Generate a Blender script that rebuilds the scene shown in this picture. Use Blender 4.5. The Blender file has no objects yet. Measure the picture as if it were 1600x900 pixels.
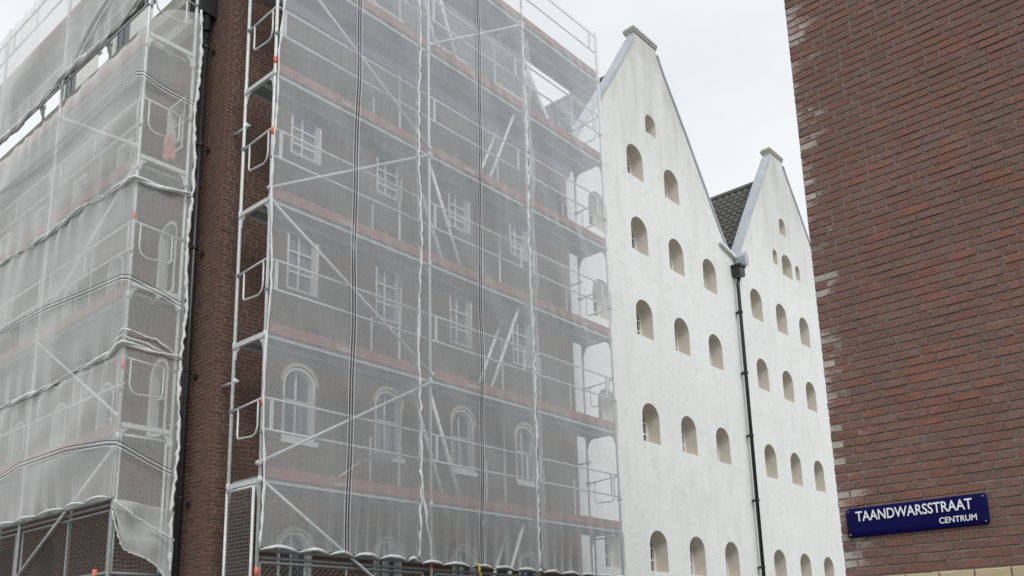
import bpy, math, random
import numpy as np
from mathutils import Vector, Matrix
from mathutils.geometry import tessellate_polygon

SC = bpy.context.scene
COL = SC.collection
R = random.Random(7)

# ------------------------------------------------------------------ camera
def cam_axes(yaw, pitch, roll):
    f = Vector((math.sin(yaw)*math.cos(pitch), math.cos(yaw)*math.cos(pitch), math.sin(pitch)))
    r = Vector((math.cos(yaw), -math.sin(yaw), 0)); u = r.cross(f)
    return (math.cos(roll)*r+math.sin(roll)*u, -math.sin(roll)*r+math.cos(roll)*u, f)
CR, CU, CF = cam_axes(math.radians(49.142), math.radians(13.141), math.radians(-1.516))
EYE = Vector((0, 0, 1.6)); FPX = 1432.576; PX, PY = 800.0, 689.224
cd = bpy.data.cameras.new('camera'); cam = bpy.data.objects.new('camera', cd); COL.objects.link(cam)
cam.matrix_world = Matrix(((CR.x, CU.x, -CF.x, EYE.x), (CR.y, CU.y, -CF.y, EYE.y), (CR.z, CU.z, -CF.z, EYE.z), (0, 0, 0, 1)))
cd.sensor_width = 36; cd.lens = FPX/1600*36; cd.shift_y = (PY-450)/1600
cd.clip_start = .05; cd.clip_end = 3000
SC.camera = cam
def px_of(p):
    d = Vector(p)-EYE; z = d.dot(CF)
    if z < .1: return None
    return PX+FPX*d.dot(CR)/z, PY-FPX*d.dot(CU)/z

# ------------------------------------------------------------------ sky, sun, exposure
SUN_EL, SUN_AZ = math.radians(48), math.radians(205)     # azimuth clockwise from +y
w = bpy.data.worlds.new('World'); SC.world = w; w.use_nodes = True
nt = w.node_tree; N = nt.nodes; L = nt.links; N.clear()
out = N.new('ShaderNodeOutputWorld'); bg = N.new('ShaderNodeBackground'); bg.inputs[1].default_value = .1
sky = N.new('ShaderNodeTexSky'); sky.sky_type = 'NISHITA'; sky.sun_disc = False
sky.sun_elevation = SUN_EL; sky.sun_rotation = SUN_AZ
tc = N.new('ShaderNodeTexCoord'); mp = N.new('ShaderNodeMapping'); mp.inputs['Scale'].default_value = (1, 1, 2.2)
no = N.new('ShaderNodeTexNoise'); no.inputs['Scale'].default_value = 1.9; no.inputs['Detail'].default_value = 7; no.inputs['Roughness'].default_value = .52
cr = N.new('ShaderNodeValToRGB'); e = cr.color_ramp.elements
e[0].position = .33; e[0].color = (.79, .82, .845, 1); e[1].position = .62; e[1].color = (.92, .935, .945, 1)
mu = N.new('ShaderNodeVectorMath'); mu.operation = 'SCALE'; mu.inputs['Scale'].default_value = 10.2
mx = N.new('ShaderNodeMix'); mx.data_type = 'RGBA'; mx.inputs[0].default_value = .93
L.new(tc.outputs['Generated'], mp.inputs['Vector']); L.new(mp.outputs['Vector'], no.inputs['Vector'])
L.new(no.outputs[0], cr.inputs[0]); L.new(cr.outputs[0], mu.inputs[0])
L.new(sky.outputs[0], mx.inputs[6]); L.new(mu.outputs[0], mx.inputs[7])
L.new(mx.outputs[2], bg.inputs[0]); L.new(bg.outputs[0], out.inputs[0])
sl = bpy.data.lights.new('sun', 'SUN'); sl.energy = 1.5; sl.angle = math.radians(28); sl.color = (1, .98, .945)
so = bpy.data.objects.new('sun', sl); COL.objects.link(so)
sd = Vector((math.sin(SUN_AZ)*math.cos(SUN_EL), math.cos(SUN_AZ)*math.cos(SUN_EL), math.sin(SUN_EL)))
so.rotation_euler = sd.to_track_quat('Z', 'Y').to_euler(); so.location = sd*60
SC.view_settings.view_transform = 'Standard'; SC.view_settings.look = 'None'
SC.view_settings.exposure = .13; SC.view_settings.gamma = 1
SC.render.engine = 'CYCLES'; SC.cycles.transparent_max_bounces = 32; SC.cycles.max_bounces = 8

# ------------------------------------------------------------------ materials
def mat(name, base, rough=.8, metal=0, spec=.4):
    m = bpy.data.materials.new(name); m.use_nodes = True
    b = m.node_tree.nodes['Principled BSDF']
    b.inputs['Base Color'].default_value = (*base, 1); b.inputs['Roughness'].default_value = rough
    b.inputs['Metallic'].default_value = metal; b.inputs['Specular IOR Level'].default_value = spec
    return m
def nn(m, t, **kw):
    n = m.node_tree.nodes.new(t)
    for k, v in kw.items():
        if k in n.inputs.keys(): n.inputs[k].default_value = v
        else: setattr(n, k, v)
    return n
def lk(m, a, b): m.node_tree.links.new(a, b)
def noise(m, scale, detail=4, rough=.55, vec=None, stretch=None):
    n = nn(m, 'ShaderNodeTexNoise', Scale=scale, Detail=detail, Roughness=rough)
    if vec is None: vec = nn(m, 'ShaderNodeNewGeometry').outputs['Position']
    if stretch:
        mp = nn(m, 'ShaderNodeMapping'); mp.inputs['Scale'].default_value = stretch; lk(m, vec, mp.inputs['Vector']); vec = mp.outputs[0]
    lk(m, vec, n.inputs['Vector']); return n.outputs[0]
def ramp(m, fac, stops):
    r = nn(m, 'ShaderNodeValToRGB'); el = r.color_ramp.elements
    while len(el) < len(stops): el.new(.5)
    for q, (p, c) in zip(el, stops): q.position = p; q.color = (*c, 1) if len(c) == 3 else c
    lk(m, fac, r.inputs[0]); return r.outputs[0]
def mix(m, fac, a, b, mode='MIX'):
    x = nn(m, 'ShaderNodeMix', data_type='RGBA', blend_type=mode)
    for sock, v in ((x.inputs[0], fac), (x.inputs[6], a), (x.inputs[7], b)):
        if isinstance(v, (int, float)): sock.default_value = v
        elif isinstance(v, tuple): sock.default_value = (*v, 1)
        else: lk(m, v, sock)
    return x.outputs[2]
def mth(m, op, a, b=None, clamp=False):
    x = nn(m, 'ShaderNodeMath', operation=op); x.use_clamp = clamp
    for i, v in enumerate((a, b)):
        if v is None: continue
        if isinstance(v, (int, float)): x.inputs[i].default_value = v
        else: lk(m, v, x.inputs[i])
    return x.outputs[0]
def bump(m, h, dist=.01, strength=1):
    b = nn(m, 'ShaderNodeBump', Strength=strength, Distance=dist); lk(m, h, b.inputs['Height'])
    lk(m, b.outputs[0], m.node_tree.nodes['Principled BSDF'].inputs['Normal'])
def setc(m, c, s='Base Color'): lk(m, c, m.node_tree.nodes['Principled BSDF'].inputs[s])
def gray(v): return (v, v, v)

def brick_mat(name, stops, edge=None, grey=(.21, .16, .135), greyamt=.5):
    m = mat(name, (.3, .15, .1), .9, 0, .25)
    g = nn(m, 'ShaderNodeNewGeometry'); oi = nn(m, 'ShaderNodeObjectInfo')
    rnd = mth(m, 'FRACT', mth(m, 'ADD', oi.outputs['Random'], g.outputs['Random Per Island']))
    c = ramp(m, rnd, stops)
    n1 = noise(m, 9, 6, .7); n2 = noise(m, 55, 5, .7); n3 = noise(m, 1.3, 4, .6)
    c = mix(m, mth(m, 'MULTIPLY', ramp(m, n1, [(.42, gray(0)), (.66, gray(1))]), greyamt), c, grey)
    c = mix(m, ramp(m, n2, [(.3, gray(.7)), (.62, gray(0))]), c, (.09, .06, .05))
    c = mix(m, ramp(m, n3, [(.35, gray(.38)), (.65, gray(0))]), c, (.13, .095, .08))
    if edge is not None:                                   # lime bloom on the bricks next to the corner
        sep = nn(m, 'ShaderNodeSeparateXYZ'); lk(m, g.outputs['Position'], sep.inputs[0])
        d = mth(m, 'MULTIPLY', mth(m, 'SUBTRACT', sep.outputs['Y'], edge), 2.6, True)
        nb = noise(m, 11, 4, .7, None, (1, .8, 2.6)); nf = noise(m, 48, 5, .8); nl = noise(m, 2.6, 2, .5)
        b = mth(m, 'ADD', mth(m, 'MULTIPLY', nb, .8), mth(m, 'ADD', mth(m, 'MULTIPLY', nf, .45), mth(m, 'ADD', mth(m, 'MULTIPLY', rnd, .5), mth(m, 'MULTIPLY', nl, .5))))
        b = mth(m, 'ADD', b, mth(m, 'MULTIPLY', d, .5))
        b = ramp(m, mth(m, 'MULTIPLY', b, .5), [(.77, gray(0)), (.9, gray(.66))])
        c = mix(m, b, c, (.58, .55, .5))
    sp = noise(m, 5.5, 5, .8)
    c = mix(m, mth(m, 'MULTIPLY', ramp(m, sp, [(.66, gray(0)), (.74, gray(1))]), .55), c, (.42, .38, .34))
    setc(m, c); bump(m, mth(m, 'ADD', mth(m, 'MULTIPLY', n2, .6), n1), .006, .8)
    return m
M = {}
M['brick_near'] = brick_mat('dark_red_brick', [(0, (.275, .12, .092)), (.2, (.24, .138, .11)), (.42, (.255, .124, .098)), (.58, (.305, .12, .088)), (.72, (.225, .14, .116)), (.86, (.268, .115, .086)), (1, (.21, .122, .098))], 2.1)
M['brick_far'] = brick_mat('brown_red_brick', [(0, (.165, .074, .055)), (.3, (.19, .1, .075)), (.6, (.13, .067, .052)), (.85, (.18, .086, .065)), (1, (.105, .06, .05))], None, (.15, .11, .085), .5)
def mortar(name, a, b):
    m = mat(name, a, .95, 0, .2)
    n1 = noise(m, 30, 5, .7); setc(m, mix(m, n1, a, b)); bump(m, n1, .006, .8); return m
M['mortar_near'] = mortar('grey_brown_mortar', (.21, .165, .142), (.32, .265, .23))
M['mortar_far'] = mortar('dark_mortar', (.2, .16, .13), (.33, .28, .235))
m = mat('yellow_brick', (.5, .4, .22), .8); n1 = noise(m, 22, 5, .7)
oi = nn(m, 'ShaderNodeObjectInfo')
setc(m, mix(m, n1, mix(m, oi.outputs['Random'], (.42, .32, .17), (.55, .45, .26)), (.46, .4, .28))); bump(m, n1, .004); M['yellow'] = m
# weathered white render
m = mat('white_stucco', (.8, .8, .78), .92, 0, .2)
nb = noise(m, .55, 6, .62); ns = noise(m, 1.6, 6, .66, None, (1.6, 1.6, .28)); nf = noise(m, 16, 6, .75); nm = noise(m, 4.5, 6, .72)
c = mix(m, ramp(m, nb, [(.38, gray(0)), (.66, gray(.55))]), (.85, .872, .865), (.76, .785, .775))
c = mix(m, ramp(m, ns, [(.5, gray(0)), (.75, gray(.5))]), c, (.66, .66, .63))
c = mix(m, ramp(m, nm, [(.5, gray(0)), (.74, gray(.55))]), c, (.64, .64, .62))
c = mix(m, ramp(m, nf, [(.4, gray(0)), (.8, gray(.42))]), c, (.6, .6, .58))
g = nn(m, 'ShaderNodeNewGeometry'); sp = nn(m, 'ShaderNodeSeparateXYZ'); lk(m, g.outputs['Position'], sp.inputs[0])
hi = mth(m, 'MULTIPLY', mth(m, 'SUBTRACT', sp.outputs['Z'], 12.5), .2, True)
c = mix(m, mth(m, 'MULTIPLY', hi, mth(m, 'MULTIPLY', ramp(m, ns, [(.3, gray(.3)), (.6, gray(1))]), .95)), c, (.52, .52, .49))
setc(m, c); bump(m, mth(m, 'ADD', mth(m, 'MULTIPLY', nf, .5), nm), .02, .55); M['stucco'] = m
m = mat('cream_reveal', (.63, .57, .47), .9, 0, .2); n1 = noise(m, 7, 5, .7, None, (1, 1, .5)); setc(m, mix(m, n1, (.82, .77, .68), (.64, .6, .52))); M['reveal'] = m
def plain(name, a, b, rough=.7, metal=0, scale=8, dist=.003):
    m = mat(name, a, rough, metal); n1 = noise(m, scale, 6, .7); setc(m, mix(m, ramp(m, n1, [(.3, gray(0)), (.7, gray(1))]), a, b)); bump(m, n1, dist, .6); return m
M['galv'] = plain('galvanised_steel', (.5, .53, .53), (.72, .75, .74), .5, .2, 14)
M['wire'] = plain('dull_brown_wire', (.1, .095, .09), (.17, .16, .15), .7, .1, 20)
M['galv_dark'] = plain('dull_galvanised_steel', (.17, .185, .19), (.28, .295, .3), .6, .2, 14)
M['zinc'] = plain('zinc_flashing', (.38, .42, .45), (.52, .56, .59), .55, .3, 3)
M['lead'] = plain('weathered_coping_stone', (.3, .3, .285), (.5, .5, .47), .9, 0, 6)
M['deck'] = plain('deck_underside', (.2, .215, .22), (.33, .345, .35), .7, .1, 5)
M['toe'] = plain('red_brown_toe_board', (.31, .115, .1), (.24, .115, .105), .8, 0, 6)
M['black'] = plain('black_painted_metal', (.012, .012, .013), (.03, .03, .032), .35, 0, 10)
M['slate_pipe'] = plain('blue_grey_pipe', (.06, .075, .1), (.1, .115, .14), .4, 0, 10)
M['tile'] = plain('dark_clay_tile', (.07, .07, .07), (.16, .157, .15), .75, 0, 9, .005)
M['roof_under'] = plain('roof_boarding', (.04, .037, .034), (.06, .055, .05), .9)
M['cream'] = plain('cream_paint', (.68, .67, .6), (.78, .77, .7), .6, 0, 5)
M['pale_brick'] = plain('pale_arch_brick', (.42, .38, .32), (.55, .5, .43), .9, 0, 14)
M['white_wood'] = plain('white_window_paint', (.86, .87, .84), (.76, .77, .75), .5, 0, 12)
M['orange'] = mat('orange_red_tape', (.75, .16, .1), .5)
M['red_sheet'] = plain('faded_orange_sheet', (.6, .27, .19), (.5, .26, .2), .8)
M['rope'] = plain('bunched_white_netting', (.84, .86, .86), (.62, .64, .64), .9, 0, 25, .02)
M['white_line'] = mat('white_thread', (.8, .82, .82), .8)
M['navy'] = mat('dark_thread', (.035, .037, .06), .8)
M['yellow_rope'] = mat('yellow_rope', (.65, .5, .12), .9)
M['blue'] = None
m = mat('blue_enamel', (.001, .001, .06), .5, 0, .12); n1 = noise(m, 12, 5, .7)
setc(m, mix(m, ramp(m, n1, [(.5, gray(0)), (.85, gray(.35))]), (.001, .0012, .06), (.002, .003, .045))); M['blue'] = m
M['lettering'] = mat('white_enamel', (.8, .82, .84), .3)
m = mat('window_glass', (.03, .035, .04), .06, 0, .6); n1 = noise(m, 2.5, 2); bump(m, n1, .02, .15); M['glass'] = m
m = mat('sky_tinted_glass', (.1, .12, .14), .05, 0, 1.0); n1 = noise(m, 2.5, 2); bump(m, n1, .02, .15); M['glass_bright'] = m  # window glass with reflected sky put into a paler, bluish base colour
M['ladder'] = plain('bright_aluminium', (.78, .8, .8), (.86, .88, .88), .45, .1, 10)
M['paving'] = plain('paving_stone', (.2, .19, .18), (.3, .29, .27), .9, 0, 4)
M['asphalt'] = plain('street_asphalt', (.045, .045, .047), (.07, .07, .07), .9, 0, 20)

def net_mat(name, col, c0, rough_amt):
    # woven debris netting: open threads, so slanting views meet more thread than square ones
    m = bpy.data.materials.new(name); m.use_nodes = True; t = m.node_tree; t.nodes.clear()
    o = nn(m, 'ShaderNodeOutputMaterial'); d = nn(m, 'ShaderNodeBsdfDiffuse'); tl = nn(m, 'ShaderNodeBsdfTranslucent'); tr = nn(m, 'ShaderNodeBsdfTransparent')
    n1 = noise(m, 1.1, 5, .65); n2 = noise(m, 10, 4, .6, None, (3, 3, .15)); n3 = noise(m, 26, 4, .8); n4 = noise(m, 62, 3, .85)
    cc = mix(m, n1, col, tuple(v*.86 for v in col))
    d.inputs[0].default_value = (*col, 1); lk(m, cc, d.inputs[0]); lk(m, cc, tl.inputs[0])
    ms = nn(m, 'ShaderNodeMixShader'); ms.inputs[0].default_value = .13; lk(m, d.outputs[0], ms.inputs[1]); lk(m, tl.outputs[0], ms.inputs[2])
    g = nn(m, 'ShaderNodeNewGeometry'); dp = nn(m, 'ShaderNodeVectorMath', operation='DOT_PRODUCT')
    lk(m, g.outputs['Incoming'], dp.inputs[0]); lk(m, g.outputs['True Normal'], dp.inputs[1])
    cs = mth(m, 'MAXIMUM', mth(m, 'ABSOLUTE', dp.outputs['Value']), .2)
    v = mth(m, 'ADD', mth(m, 'MULTIPLY', n1, .5), mth(m, 'ADD', mth(m, 'MULTIPLY', n2, .35), mth(m, 'ADD', mth(m, 'MULTIPLY', n3, .55), mth(m, 'MULTIPLY', n4, .6))))   # mean 1
    k = mth(m, 'MULTIPLY', mth(m, 'ADD', mth(m, 'MULTIPLY', mth(m, 'SUBTRACT', v, 1.0), rough_amt), 1), math.log(1/(1-c0)))
    open_ = mth(m, 'POWER', math.e, mth(m, 'MULTIPLY', mth(m, 'DIVIDE', k, cs), -1))
    mm = nn(m, 'ShaderNodeMixShader'); lk(m, open_, mm.inputs[0]); lk(m, ms.outputs[0], mm.inputs[1]); lk(m, tr.outputs[0], mm.inputs[2])
    lk(m, mm.outputs[0], o.inputs[0]); return m
M['net'] = net_mat('white_debris_netting', (.92, .97, 1.0), .25, 1.0)
M['net_left'] = net_mat('brightened_side_netting', (.97, .99, .98), .25, 1.0)  # same netting, colour raised to stand in for light on the side nets
M['net_double'] = net_mat('doubled_netting', (.86, .9, .9), .48, 1.0)

# ------------------------------------------------------------------ mesh building
class MB:
    def __init__(s): s.v = []; s.f = []; s.mi = []; s.cur = 0
    def add(s, vs, fs):
        o = len(s.v); s.v += [tuple(p) for p in vs]
        for f in fs: s.f.append(tuple(i+o for i in f)); s.mi.append(s.cur)
        return s
    def box(s, a, b):
        x0, y0, z0 = a; x1, y1, z1 = b
        return s.add([(x0,y0,z0),(x1,y0,z0),(x1,y1,z0),(x0,y1,z0),(x0,y0,z1),(x1,y0,z1),(x1,y1,z1),(x0,y1,z1)],
                     [(0,3,2,1),(4,5,6,7),(0,1,5,4),(1,2,6,5),(2,3,7,6),(3,0,4,7)])
    def tube(s, pts, r, n=8, caps=True, radii=None):
        pts = [Vector(p) for p in pts]; rings = []
        ref = None
        for i, p in enumerate(pts):
            t = (pts[min(i+1, len(pts)-1)]-pts[max(i-1, 0)])
            if t.length < 1e-9: t = Vector((0, 0, 1))
            t.normalize()
            if ref is None: ref = Vector((0, 0, 1)) if abs(t.z) < .9 else Vector((1, 0, 0))
            a = (ref-t*ref.dot(t)).normalized(); ref = a; b = t.cross(a); rr = radii[i] if radii else r
            rings.append([p+(a*math.cos(2*math.pi*k/n)+b*math.sin(2*math.pi*k/n))*rr for k in range(n)])
        vs = [q for ring in rings for q in ring]; fs = []
        for i in range(len(pts)-1):
            for k in range(n): fs.append((i*n+k, i*n+(k+1) % n, (i+1)*n+(k+1) % n, (i+1)*n+k))
        if caps: fs.append(tuple(range(n-1, -1, -1))); fs.append(tuple(range((len(pts)-1)*n, len(pts)*n)))
        return s.add(vs, fs)
    def prism(s, poly, fa, fb):       # polygon (2D) mapped by fa (one face) and fb (other face)
        n = len(poly); vs = [fa(*p) for p in poly]+[fb(*p) for p in poly]
        return s.add(vs, [tuple(range(n)), tuple(range(2*n-1, n-1, -1))]+[(i, i+n, (i+1) % n+n, (i+1) % n) for i in range(n)])
    def ring(s, outer, inner, fa, fb):
        n = len(outer)
        vs = [fa(*p) for p in outer]+[fa(*p) for p in inner]+[fb(*p) for p in outer]+[fb(*p) for p in inner]
        fs = []
        for i in range(n):
            j = (i+1) % n
            fs += [(i, j, n+j, n+i), (2*n+i, 3*n+i, 3*n+j, 2*n+j), (i, 2*n+i, 2*n+j, j), (n+i, n+j, 3*n+j, 3*n+i)]
        return s.add(vs, fs)
    def mesh(s, name, mats, smooth=False):
        me = bpy.data.meshes.new(name); me.from_pydata(s.v, [], s.f)
        for q in (mats if isinstance(mats, (list, tuple)) else [mats]): me.materials.append(q)
        if any(s.mi): me.polygons.foreach_set('material_index', s.mi)
        if smooth: me.polygons.foreach_set('use_smooth', [len(f) <= 4 for f in s.f])
        me.update(); return me
def link(name, me, parent=None, loc=(0, 0, 0)):
    o = bpy.data.objects.new(name, me); COL.objects.link(o); o.location = Vector(loc)
    if parent:
        o.parent = parent; o.location = Vector(loc)-world_loc(parent)
    return o
def world_loc(o):
    v = Vector((0, 0, 0))
    while o: v = v+o.location; o = o.parent
    return v
def part(name, mb, m, parent, smooth=False): return link(name, mb.mesh(name, m, smooth), parent)
def tag(o, label=None, cat=None, group=None, kind=None):
    for k, v in (('label', label), ('category', cat), ('group', group), ('kind', kind)):
        if v: o[k] = v
    return o
def thing(name, loc, label, cat, group=None): return tag(link(name, None, None, loc), label, cat, group)
def struct(name, mb, m): return tag(part(name, mb, m, None), kind='structure')

# ------------------------------------------------------------------ ground
g = MB(); g.add([(-600, -600, 0), (900, -600, 0), (900, 900, 0), (-600, 900, 0)], [(0, 1, 2, 3)]); struct('ground', g, M['paving'])
g = MB(); g.add([(-80, 4.6, .004), (80, 4.6, .004), (80, 8.4, .004), (-80, 8.4, .004)], [(0, 1, 2, 3)]); struct('road', g, M['asphalt'])
g = MB(); g.box((-3, 8.4, .001), (60, 11.6, .12)); struct('pavement', g, M['paving'])
g = MB(); g.box((6.2, -9, .002), (34, 4.6, .12)); struct('pavement', g, M['paving'])

# ------------------------------------------------------------------ walls with openings
YF, XF = 11.2, 6.56            # brick facade planes (facing -y and facing -x)
def front(y0): return lambda u, z, n=0: (u, y0-n, z)
def side(x0): return lambda u, z, n=0: (x0-n, u, z)
def arch(cx, z0, z1, wd, rise, n=10):
    h = wd/2; pts = [(cx-h, z0), (cx+h, z0)]
    if rise <= 0: return pts+[(cx+h, z1), (cx-h, z1)]
    for k in range(n+1):
        a = math.pi*k/n; pts.append((cx+h*math.cos(a), z1-rise+rise*math.sin(a)))
    return pts
def wall_sheet(mb, P, outer, holes, depth, back=True):
    loops = [outer]+holes; vs = [p for l in loops for p in l]
    tris = tessellate_polygon([[Vector((a, b, 0)) for a, b in l] for l in loops])
    mb.cur = 0; mb.add([P(*p) for p in vs], tris)
    mb.cur = 1
    for h in holes:
        n = len(h); mb.add([P(*p) for p in h]+[P(*p, -depth) for p in h], [(i, (i+1) % n, (i+1) % n+n, i+n) for i in range(n)])
    mb.cur = 0
# openings: (centre, z0, z1, width, rise)
def blocked(u0, u1, z0, z1, ops):
    """spans of a brick left after the openings are cut out"""
    zm = (z0+z1)/2; spans = [(u0, u1)]
    for cx, a, b, wd, rise in ops:
        if zm < a or zm > b: continue
        h = wd/2
        if rise > 0 and zm > b-rise: h *= math.sqrt(max(0, 1-((zm-(b-rise))/rise)**2))
        new = []
        for s, t in spans:
            if t <= cx-h or s >= cx+h: new.append((s, t)); continue
            if s < cx-h: new.append((s, cx-h))
            if t > cx+h: new.append((cx+h, t))
        spans = new
    return [(s, t) for s, t in spans if t-s > .02]
def lay_bricks(u0, u1, z0, z1, course, joint, stretch, ops, rnd, pheader=.3):
    out = []; k = 0; z = z0
    while z+course*.6 < z1:
        u = u0; half = stretch/2
        first = [stretch, half, stretch*.75, half][k % 4]; lens = [first]
        s = u0+first
        while s < u1+.01:
            ln = half if rnd.random() < pheader else stretch
            lens.append(ln); s += ln
        for ln in lens:
            a, b = u, min(u+ln-joint, u1)
            if b-a > .03:
                for s_, t_ in blocked(a, b, z, z+course, ops): out.append((s_, t_, z+joint/2, z+course-joint/2))
            u += ln
        z += course; k += 1
    return out
def unit_brick(seed, nx=3):
    """front face at local y=0 (outward -y), body behind; size 1 in x and z, depth in metres; uneven chamfered face"""
    rr = random.Random(seed); mb = MB(); ex, ez = .012, .05
    xs = [0, ex, .35, .68, 1-ex, 1]; 
    base = [(0, .045, 0), (1, .045, 0), (1, .045, 1), (0, .045, 1)]
    rim = []; 
    fr = [(ex, 0), (.36, 0), (.7, 0), (1-ex, 0), (1-ex, 1), (.66, 1), (.33, 1), (ex, 1)]
    vs = [(0, .006, 0), (1, .006, 0), (1, .006, 1), (0, .006, 1)]
    for x, q in fr:
        zz = ez+rr.uniform(0, .07) if q == 0 else 1-ez-rr.uniform(0, .07)
        vs.append((x+rr.uniform(-.005, .007), rr.uniform(-.0045, .0025), zz))
    vs += [(p[0], .045, p[2]) for p in vs[:4]]
    fs = [(4, 5, 10, 11), (5, 6, 9, 10), (6, 7, 8, 9), (0, 1, 7, 6), (0, 6, 5), (0, 5, 4), (1, 2, 8, 7), (2, 3, 10, 9), (2, 9, 8), (3, 11, 10), (3, 0, 4, 11),
          (0, 12, 13, 1), (1, 13, 14, 2), (2, 14, 15, 3), (3, 15, 12, 0)]
    return mb.add(vs, fs)
def joined_bricks(name, bricks, P, m, parent, rnd):
    mb = MB()
    for a, b, z0, z1 in bricks:
        j = [rnd.uniform(-.002, .003) for _ in range(4)]; e = .004
        vs = [P(a+e, z0+e, j[0]), P(b-e, z0+e, j[1]), P(b-e, z1-e, j[2]), P(a+e, z1-e, j[3]), P(a, z0, -.03), P(b, z0, -.03), P(b, z1, -.03), P(a, z1, -.03)]
        mb.add(vs, [(0, 1, 2, 3), (4, 5, 1, 0), (5, 6, 2, 1), (6, 7, 3, 2), (7, 4, 0, 3)])
    o = part(name, mb, m, parent); o['kind'] = 'stuff'; return o
def single_bricks(bricks, P, facing, m, parent, rnd, name='brick'):
    mes = [unit_brick(s).mesh(name, m) for s in range(9)]
    for a, b, z0, z1 in bricks:
        o = link(name, mes[rnd.randrange(9)], parent, P(a if facing == 'y' else b, z0, rnd.uniform(-.002, .003)))
        o.scale = (b-a, 1, z1-z0)
        if facing == 'x': o.rotation_euler = (0, 0, -math.pi/2)
def split_near(bricks, P, keep, limit=300):
    def area(q):
        c = [px_of(P(u, z)) for u, z in ((q[0], q[2]), (q[1], q[2]), (q[1], q[3]), (q[0], q[3]))]
        if None in c: return -1
        cx = sum(p[0] for p in c)/4; cy = sum(p[1] for p in c)/4
        if not keep(cx, cy): return -1
        return abs(sum(c[i][0]*c[(i+1) % 4][1]-c[(i+1) % 4][0]*c[i][1] for i in range(4)))/2
    sc = sorted(((area(q), q) for q in bricks), key=lambda t: -t[0])
    near = [q for a, q in sc[:limit] if a > 0]; s = set(near)
    return near, [q for q in bricks if q not in s]

# window joinery, local x along the wall, -y outward, origin at the middle of the sill line
def window_set(name, wd, ht, rise, frame_w, bars_v, bars_h, set_back, parent_mat, sill=False, front_at=.012, glass='glass'):
    front_at = min(front_at, set_back)
    A = arch(0, 0, ht, wd, rise, 12); B = arch(0, frame_w, ht-frame_w, wd-2*frame_w, max(0, rise-frame_w*.6) if rise else 0, 12)
    fr = MB(); fr.ring(A, B, lambda u, z: (u, front_at, z), lambda u, z: (u, set_back+.09, z))
    meshes = {'frame': fr.mesh(name, parent_mat)}
    b = MB()
    for t in bars_v: b.box((t-.014, set_back+.022, frame_w), (t+.014, set_back+.05, ht-frame_w-(0 if not rise else rise*.1*abs(t)/wd)))
    for t in bars_h: b.box((-wd/2+frame_w, set_back+.018, t-.014), (wd/2-frame_w, set_back+.046, t+.014))
    meshes['glazing_bar'] = b.mesh('glazing_bar', parent_mat)
    g = MB(); g.add([(u, set_back+.06, z) for u, z in A], [tuple(range(len(A)))]); meshes['pane'] = g.mesh('pane', M[glass])
    if sill:
        s_ = MB(); s_.box((-wd/2-.02, -.05, -.085), (wd/2+.02, .1, -.045)); s_.box((-wd/2-.0, -.03, -.04), (wd/2+.05, .1, 0)); meshes['sill'] = s_.mesh('sill', parent_mat)
    return meshes
def place_window(ms, parent, loc, rot=0, label=None):
    f = link('window', ms['frame'], parent, loc); f.rotation_euler = (0, 0, rot)
    for k in ('glazing_bar', 'pane', 'sill'):
        if k in ms:
            c = bpy.data.objects.new(k, ms[k]); COL.objects.link(c); c.parent = f
    if label: f['label'] = label
    return f

# ================================================================== scaffolded brick building
BW = thing('brick_warehouse', (XF, YF, 0), 'dark red brick building wrapped in scaffolding and white netting', 'building')
colsF = [8.04, 9.83, 11.60, 13.35]; colsS = [12.72, 14.46, 16.2, 17.95, 19.7, 21.45, 23.2, 24.95, 26.7]
rows = [(9.52, 10.34, .6, 0), (7.2, 8.24, .6, 0), (4.84, 5.98, .6, .27), (2.1, 3.46, .6, .27), (.4, 1.5, .6, .2)]
opsF = [(c, a, b, w_, r_) for c in colsF for a, b, w_, r_ in rows]
rowsS = [(9.6, 10.55, .58, 0), (7.15, 8.42, .58, .26), (4.9, 6.15, .58, .26), (2.4, 3.74, .62, .28)]
opsS = [(c, a, b, w_, r_) for c in colsS for a, b, w_, r_ in rowsS if a > 3 or c > 16]
PFm, PSm = front(YF+.009), side(XF+.009)
mb = MB()
wall_sheet(mb, PFm, [(XF, 0), (15.02, 0), (15.02, 12.3), (XF, 12.3)], [arch(*o) for o in opsF], .34)
wall_sheet(mb, PSm, [(YF, 0), (30, 0), (30, 11.95), (YF, 11.95)], [arch(*o) for o in opsS], .34)
mb.add([(XF, 30, 0), (15.02, 30, 0), (15.02, 30, 12.2), (XF, 30, 12.2), (15.0, YF+.01, 0), (15.0, YF+.01, 12.3)], [(0, 1, 2, 3), (1, 4, 5, 2), (3, 2, 5)])
mb.add([(XF+.05, YF+.05, 12.2), (15, YF+.05, 12.2), (15, 30, 12.2), (XF+.05, 30, 12.2)], [(0, 1, 2, 3)])
part('wall', mb, [M['mortar_far'], M['mortar_far']], BW)
rb = random.Random(3)
PF, PS = front(YF), side(XF)
bF = lay_bricks(XF+.002, 15.01, 1.0, 12.28, .0625, .011, .212, opsF, rb, .42)
bS = lay_bricks(YF+.002, 29.9, 1.6, 11.93, .0625, .011, .212, opsS, rb, .42)
inview = lambda x, y: -10 < x < 1610 and -10 < y < 910
nF, rF = split_near(bF, PF, lambda x, y: inview(x, y) and x < 425 and y > 250, 190)
nS, rS = split_near(bS, PS, lambda x, y: inview(x, y) and x > 290 and y > 250, 110)
single_bricks(nF, PF, 'y', M['brick_far'], BW, rb); single_bricks(nS, PS, 'x', M['brick_far'], BW, rb)
joined_bricks('front_brickwork', rF, PF, M['brick_far'], BW, rb); joined_bricks('side_brickwork', rS, PS, M['brick_far'], BW, rb)
W_rect = window_set('window', .6, 1.04, 0, .04, [0], [.36, .7], .1, M['white_wood'], glass='glass_bright')
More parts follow.
